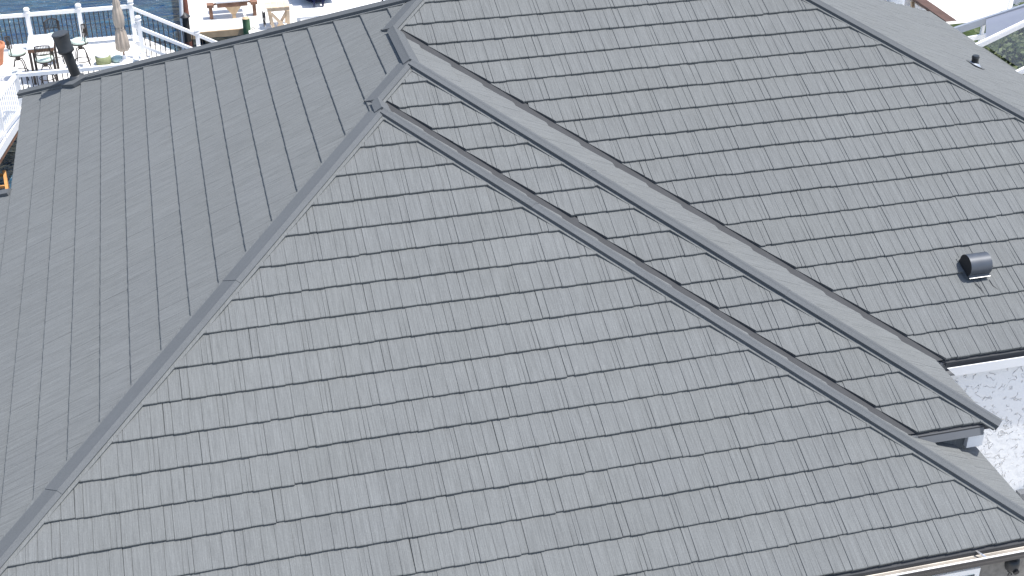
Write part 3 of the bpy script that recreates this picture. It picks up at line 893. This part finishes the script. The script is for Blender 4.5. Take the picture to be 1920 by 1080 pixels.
# round cushioned ottoman and a teal cushion
MB()
ot = empty('round_ottoman', (.60, 23.38, DZ), 'low round ottoman with lime rim and white cushion on the deck', 'ottoman')
MB().lathe([(.14, 0), (.19, .03), (.20, .20), (.17, .22)], (.60, 23.38, DZ), 22).build('drum', 'lime', ot)
MB().lathe([(.17, .221), (.175, .25), (.12, .27), (.01, .275)], (.60, 23.38, DZ), 22).build('cushion', 'white_paint', ot)
cu = MB().lathe([(.02, 0), (.14, .01), (.17, .05), (.13, .10), (.02, .115)], (.95, 23.5, DZ), 16, lambda t, i: 1 + .18 * abs(math.cos(2 * t)))
tag(cu.build('cushion', 'teal'), 'pale teal cushion lying on the deck beside the round ottoman', 'cushion')
# terracotta pot with a plant
pot = empty('flower_pot', (-2.05, 24.05, DZ), 'terracotta pot with a grassy plant at the deck railing', 'pot')
PB = (-2.10, 24.0, DZ)
MB().lathe([(.16, 0), (.20, .05), (.27, .40), (.31, .44), (.32, .54), (.27, .55), (.25, .50)], PB, 24).build('pot', 'terracotta', pot)
MB().lathe([(.01, .49), (.245, .495)], PB, 20).build('soil', 'soil', pot)
m_ = MB(); rnd = random.Random(3)
for i in range(70):
    a = rnd.uniform(0, 6.28); L_ = rnd.uniform(.2, .42); w = .012
    d = Vector((math.cos(a), math.sin(a), 0)); s_ = Vector((-d.y, d.x, 0)) * w
    p0 = Vector(PB) + Vector((rnd.uniform(-.15, .15), rnd.uniform(-.15, .15), .49)); p1 = p0 + d * L_ * .35 + Vector((0, 0, L_ * .8)); p2 = p0 + d * L_ * .8 + Vector((0, 0, L_ * .75))
    m_.add([p0 - s_, p0 + s_, p1 + s_, p1 - s_, p2], [(0, 1, 2, 3), (3, 2, 4)])
m_.build('leaves', 'leaf', pot)

# ------------------------------------------------------------------ lower dock with its things
KZ = -5.2
dk = empty('boat_dock', (4.4, 28.4, KZ), 'low bleached boat dock with tan timber edge beyond the roof', 'dock')
mb = MB()
mb.add([(2.78, 27.02, KZ), (4.52, 27.02, KZ), (4.52, 26.0, KZ), (5.95, 26.0, KZ), (6.05, 33, KZ), (2.78, 33, KZ)] + [(2.78, 27.02, KZ - .06), (4.52, 27.02, KZ - .06), (4.52, 26.0, KZ - .06), (5.95, 26.0, KZ - .06), (6.05, 33, KZ - .06), (2.78, 33, KZ - .06)],
       [(0, 1, 2, 3, 4, 5), (11, 10, 9, 8, 7, 6)] + [(i, i + 6, (i + 1) % 6 + 6, (i + 1) % 6) for i in range(6)])
mb.build('dock_floor', 'deck_white', dk)
MB().box(2.80, 4.42, 26.97, 27.018, KZ - .19, KZ - .005).build('timber_edge', 'tan_wood', dk)
MB().box(2.74, 2.778, 26.99, 33, KZ - .19, KZ - .005).build('timber_edge', 'tan_wood', dk)
for x in (3.2, 5.6):
    for y in (28.5, 31.5): MB().tube([(x, y, -8), (x, y, KZ - .061)], .12, 10).build('pile', 'black_pile', dk)
gp = empty('mooring_pile', (4.49, 26.86, -6), 'short green treated mooring pile at the dock corner', 'pile')
MB().tube([(4.49, 26.86, -8), (4.49, 26.86, -5.7), (4.485, 26.86, -4.86)], [.115, .112, .108], 14).build('shaft', 'green_pile', gp)
MB().lathe([(.105, 0), (.09, .02), (.01, .03)], (4.485, 26.86, -4.86), 14).build('cap', 'tan_wood', gp)
MB().ring((4.66, 26.80, -5.16), .04, .009, 14, 6, (0, 1, 0)).build('hook', 'iron', gp)
bp_ = empty('capped_pile', (2.80, 26.75, -6), 'dark tarred pile with a black conical cap beside white conduit', 'pile')
MB().tube([(2.80, 26.75, -8), (2.80, 26.75, -5.35)], .105, 14).build('stained_foot', 'rust_pile', bp_)
MB().tube([(2.80, 26.75, -5.349), (2.80, 26.75, -4.62)], .10, 14).build('shaft', 'black_pile', bp_)
MB().lathe([(.15, 0), (.14, .02), (.01, .12)], (2.80, 26.75, -4.62), 14).build('cap', 'gutter_out', bp_)
tp = empty('tall_pile', (2.84, 28.3, -6), 'tall rust-brown pile standing beyond the black capped pile', 'pile')
MB().tube([(2.84, 28.3, -8), (2.84, 28.3, -3.3)], .10, 14).build('shaft', 'rust_pile', tp)
MB().lathe([(.12, 0), (.11, .02), (.01, .09)], (2.84, 28.3, -3.3), 14).build('cap', 'gutter_out', tp)
cd = empty('conduit_pole', (2.63, 26.75, -6), 'thin white plastic conduit pole rising from the water at the dock', 'pole')
MB().tube([(2.56, 26.75, -7), (2.70, 26.75, -4.75)], .045, 10).build('lower_tube', 'vinyl', cd)
MB().tube([(2.70, 26.75, -4.75), (2.78, 26.75, -3.6)], .055, 10).build('upper_tube', 'vinyl', cd)
# brown trestle bench with a white top
bn = empty('work_bench', (4.2, 28.0, KZ), 'brown timber work bench with a white top board on the dock', 'bench')
MB().box(3.72, 4.66, 27.85, 28.25, KZ + .50, KZ + .55).build('top', 'white_paint', bn)
MB().box(3.75, 4.63, 27.86, 27.91, KZ + .36, KZ + .499).build('apron', 'brown_wood', bn)
MB().box(3.70, 4.68, 28.32, 28.62, KZ + .52, KZ + .62).build('rear_shelf', 'brown_wood', bn)
m_ = MB(); m_.add([(3.98, 27.86, KZ + .36), (4.44, 27.86, KZ + .36), (4.27, 27.86, KZ + .14), (4.15, 27.86, KZ + .14), (3.98, 27.93, KZ + .36), (4.44, 27.93, KZ + .36), (4.27, 27.93, KZ + .14), (4.15, 27.93, KZ + .14)],
                  [(0, 3, 2, 1), (4, 5, 6, 7), (0, 4, 7, 3), (1, 2, 6, 5), (3, 7, 6, 2), (0, 1, 5, 4)])
m_.build('gusset', 'tan_wood', bn)
MB().box(4.16, 4.26, 27.87, 27.95, KZ, KZ + .139).build('leg', 'tan_wood', bn)
for x in (3.56, 4.82):
    MB().box(x - .05, x + .05, 27.95, 28.1, KZ + .0, KZ + .36).build('leg', 'brown_wood', bn)
    MB().box(x - .10, x + .10, 27.90, 28.15, KZ + .36, KZ + .44).build('bracket', 'brown_wood', bn)
    MB().bar((x, 28.0, KZ + .4), (x + (.2 if x < 4 else -.2), 28.0, KZ + .45), .05, .05).build('brace', 'brown_wood', bn)
# pale pine stand
ps = empty('pine_stand', (5.42, 26.9, KZ), 'pale pine stand with slatted top and crossed legs', 'stand')
for i in range(4):
    MB().box(5.08 + i * .17, 5.235 + i * .17, 26.68, 27.20, KZ + .62, KZ + .65).build('slat', 'pale_wood', ps)
MB().box(5.10, 5.74, 26.69, 26.73, KZ + .53, KZ + .619).build('apron', 'pale_wood', ps)
for a, b in (((5.16, 26.70, KZ + .53), (5.24, 26.70, KZ)), ((5.69, 26.70, KZ + .53), (5.66, 26.70, KZ)), ((5.16, 27.15, KZ + .6), (5.22, 27.15, KZ)), ((5.69, 27.15, KZ + .6), (5.66, 27.15, KZ))):
    MB().bar(a, b, .09, .05, (0, 1, 0)).build('leg', 'pale_wood', ps)
MB().bar((5.20, 26.655, KZ + .50), (5.58, 26.655, KZ + .02), .085, .03, (0, 1, 0)).build('brace', 'pale_wood', ps)
MB().bar((5.66, 26.745, KZ + .50), (5.36, 26.745, KZ + .02), .085, .03, (0, 1, 0)).build('brace', 'pale_wood', ps)
hp = []
for i in range(60):
    a = i * .45
    hp.append((5.0 + .03 * math.sin(a * .7), 26.8 + .11 * math.cos(a), KZ + .30 + .18 * math.sin(a) + .05 * math.sin(a * .31)))
tag(MB().tube(hp, .012, 6).build('garden_hose', 'gutter_out'), 'black hose coiled against the pine stand', 'hose')
# white floating dock and the dark boat moored on it
fd = empty('floating_dock', (8, 29, -5.5), 'white floating dock platform past the pine stand', 'dock')
m_ = MB(); m_.add([(5.8, 27.62, -5.25), (9.6, 27.75, -5.25), (9.6, 34, -5.25), (5.8, 34, -5.25)] + [(5.8, 27.62, -5.46), (9.6, 27.75, -5.46), (9.6, 34, -5.46), (5.8, 34, -5.46)],
                  [(0, 1, 2, 3), (0, 4, 5, 1), (1, 5, 6, 2), (2, 6, 7, 3), (3, 7, 4, 0)])
m_.build('platform', 'vinyl', fd)
MB().box(6.105, 9.59, 27.58, 27.63, -5.42, -5.34).build('fender', 'deck_white', fd)
MB().tube([(8.62, 27.95, -5.25), (8.62, 27.95, -5.02)], .03, 10).build('cleat', 'iron', fd)
bt = empty('dark_boat', (6.7, 30, -5.2), 'dark navy boat with twin outboard legs on the white platform', 'boat')
hull = []
for t_ in range(7):
    y = 28.62 + t_ * .8; w = .62 * (1 - (t_ / 7) ** 3)
    hull.append([(6.75 - w, y, -4.55), (6.75 - w * .9, y, -4.95), (6.75 - w * .3, y, -5.18), (6.75 + w * .3, y, -5.18), (6.75 + w * .9, y, -4.95), (6.75 + w, y, -4.55)])
m_ = MB(); v = [p for rg in hull for p in rg]
m_.add(v, [(i * 6 + k, i * 6 + k + 1, (i + 1) * 6 + k + 1, (i + 1) * 6 + k) for i in range(6) for k in range(5)] + [(0, 1, 2, 3, 4, 5)], True)
m_.add([hull[i][0] for i in range(7)] + [hull[i][5] for i in range(6, -1, -1)], [tuple(range(14))])
m_.build('hull', 'navy', bt)
for x in (6.62, 6.88):
    ob = MB().box(x - .09, x + .09, 28.30, 28.60, -4.80, -4.45).build('outboard_motor', 'navy', bt)
    MB().bar((x, 28.44, -4.80), (x, 28.40, -5.22), .06, .12, (0, 1, 0)).build('lower_leg', 'navy', ob)
# low timber frame beside the house
tf = empty('timber_frame', (-1.9, 19, -5.6), 'orange timber ladder frame standing in the water beneath the walkway', 'ladder')
MB().bar((-1.80, 19.45, -5.45), (-1.66, 18.2, -5.6), .07, .09).build('side_rail', 'orange_wood', tf)
MB().bar((-2.10, 19.45, -5.45), (-1.98, 18.2, -5.6), .07, .09).build('side_rail', 'orange_wood', tf)
for i in range(3): MB().bar((-2.09 + .05 * i, 19.35 - i * .5, -5.46 - i * .06), (-1.79 + .05 * i, 19.35 - i * .5, -5.46 - i * .06), .05, .06).build('rung', 'orange_wood', tf)
for x, y in ((-1.80, 19.45), (-2.10, 19.45)): MB().bar((x, y, -8), (x, y, -5.4), .07, .07, (0, 1, 0)).build('leg', 'orange_wood', tf)

# ------------------------------------------------------------------ far side: cage, patio, bar, shrubs
cage = empty('pool_cage', (18, 9, GZ), 'white aluminium pool cage with grey insect screen at the far eave', 'cage')
for y in (3.7, 5.0, 6.3, 7.6, 8.9):
    MB().bar((EX3 - .14, y, -.06), (20.4, y, 1.56), .06, .10).build('rafter', 'vinyl', cage)
MB().bar((EX3 + .25, 10.6, -.50), (20.6, 10.6, .42), .06, .14).build('end_beam', 'frost_grey', cage)
MB().bar((EX3 + .35, 10.58, -.66), (17.62, 10.58, -.60), .05, .09).build('gutter_rail', 'vinyl', cage)
MB().bar((17.53, 10.6, GZ), (17.53, 10.6, -.37), .06, .06, (0, 1, 0)).build('post', 'vinyl', cage)
MB().bar((20.5, 10.6, GZ), (20.5, 10.6, .4), .06, .06, (0, 1, 0)).build('post', 'vinyl', cage)
m_ = MB(); m_.add([(16.50, 8.93, .0), (20.4, 8.93, 1.52), (20.6, 10.57, .40), (17.55, 10.57, -.26)], [(0, 1, 2, 3)])
m_.build('dense_screen_panel', 'dense_screen', cage)
m_ = MB(); m_.add([(EX3 - .05, 7.63, .0), (20.4, 7.63, 1.55), (20.4, 8.87, 1.55), (EX3 - .05, 8.87, .0)], [(0, 1, 2, 3)])
m_.build('screen_panel', 'screen', cage)
m_ = MB(); m_.add([(EX3 - .05, 6.33, .0), (20.4, 6.33, 1.55), (20.4, 7.57, 1.55), (EX3 - .05, 7.57, .0)], [(0, 1, 2, 3)])
m_.build('screen_panel', 'screen', cage)

pd = MB().box(19.5, 60, 18.25, 40, DZ - .25, DZ)
tag(pd.build('quay', 'deck_white'), 'bright white concrete quay beyond the pool cage', 'quay')
bar = empty('bar_counter', (22.2, 19.6, DZ), 'white outdoor counter with a brown plank top on the quay', 'counter')
MB().bar((21.85, 18.25, -3.5), (21.95, 23.0, -3.5), .30, .07).build('plank_top', 'dark_brown', bar)
MB().bar((22.0, 18.3, -3.62), (22.1, 23.0, -3.62), .05, .14).build('rail', 'tan_wood', bar)
for i, y in enumerate((18.35, 19.25, 19.5, 20.6, 21.8)):
    MB().box(21.75, 21.92, y, y + .14, DZ, -3.54).build('post', 'vinyl', bar)
MB().box(21.98, 22.06, 18.4, 23, DZ, -3.72).build('back_panel', 'vinyl', bar)
MB().bar((21.80, 20.3, -3.6), (21.80, 20.0, -4.2), .09, .06, (0, 1, 0)).build('brace', 'tan_wood', bar)
m_ = MB(); m_.box(21.78, 21.98, 18.12, 18.24, -3.86, -3.52)
tag(m_.build('hanging_cloth', 'maroon'), 'dark maroon cloth hanging from the end of the brown counter', 'cloth')
tag(MB().tube([(24.9, 20.5, DZ), (24.95, 20.5, DZ + 2.6)], .03, 10).build('thin_pole', 'vinyl'), 'thin white pole standing on the bright quay', 'pole')
gq = empty('grey_locker', (25.35, 20.5, DZ), 'grey upright locker with a white lid on the quay', 'locker')
MB().box(25.12, 25.42, 20.25, 20.62, DZ, DZ + .80).build('body', 'frost_grey', gq)
MB().box(25.43, 25.66, 20.26, 20.60, DZ, DZ + .80).build('door', 'gutter_out', gq)
MB().box(25.08, 25.75, 20.2, 20.66, DZ + .802, DZ + .85).build('lid', 'vinyl', gq)

bed = MB().add([(16.6, 10.8, GZ + .004), (26, 10.8, GZ + .004), (26, 18.0, GZ + .004), (18.6, 18.0, GZ + .004), (18.6, 11.7, GZ + .004), (16.6, 11.7, GZ + .004)], [(0, 1, 2, 3, 4, 5)])
tag(bed.build('planting_bed', 'bed'), 'dark green planted bed under the shrubs', None, None, 'structure')
def shrub(loc, rx, ry, rz, n, label, seed):
    rnd = random.Random(seed)
    t = empty('shrub', loc, label, 'shrub', 'shrubs inside the pool cage')
    x, y, z = loc
    m_ = MB()
    for i in range(7):
        a = rnd.uniform(0, 6.28); m_.tube([(x, y, z), (x + math.cos(a) * rx * .3, y + math.sin(a) * ry * .3, z + rz * .7), (x + math.cos(a) * rx * .6, y + math.sin(a) * ry * .6, z + rz * 1.3)], [.03, .02, .008], 5)
    m_.build('stems', 'brown_wood', t)
    m_ = MB()
    cl = [(Vector((rnd.uniform(-1, 1), rnd.uniform(-1, 1), rnd.uniform(-.7, 1))), rnd.uniform(.25, .5)) for _ in range(26)]
    for i in range(n):
        c_, r_ = rnd.choice(cl)
        q = Vector((rnd.gauss(0, 1), rnd.gauss(0, 1), rnd.gauss(0, 1))).normalized() * r_ * rnd.uniform(.5, 1) + c_ * .75
        p = Vector((x + q.x * rx, y + q.y * ry, z + rz * .8 + q.z * rz))
        if p.z < GZ + .02: continue
        d = Vector((rnd.gauss(0, 1), rnd.gauss(0, 1), rnd.gauss(0, .6))).normalized(); s_ = d.orthogonal().normalized()
        L_ = rnd.uniform(.05, .11); w = L_ * .42
        m_.add([p - d * L_, p + s_ * w, p + d * L_, p - s_ * w], [(0, 1, 2, 3)])
    m_.build('foliage', 'leaf', t)
shrub((18.3, 11.25, GZ), .7, .4, .7, 1500, 'narrow green shrub squeezed against the sea wall', 6)
shrub((19.0, 12.7, GZ), .95, .8, .75, 2600, 'rounded green shrub next to the cage corner post', 1)
shrub((20.8, 13.6, GZ), 1.2, 1.0, .85, 3200, 'wide green shrub growing between the cage post and the quay', 2)
shrub((20.2, 11.4, GZ), 1.2, 1.0, .75, 3200, 'dense green shrub under the middle of the cage screen', 3)
shrub((22.3, 12.0, GZ), 1.2, 1.1, .85, 3000, 'green shrub at the outer end of the cage', 4)
shrub((22.2, 14.8, GZ), 1.2, 1.1, .85, 2600, 'green shrub along the edge of the quay', 5)
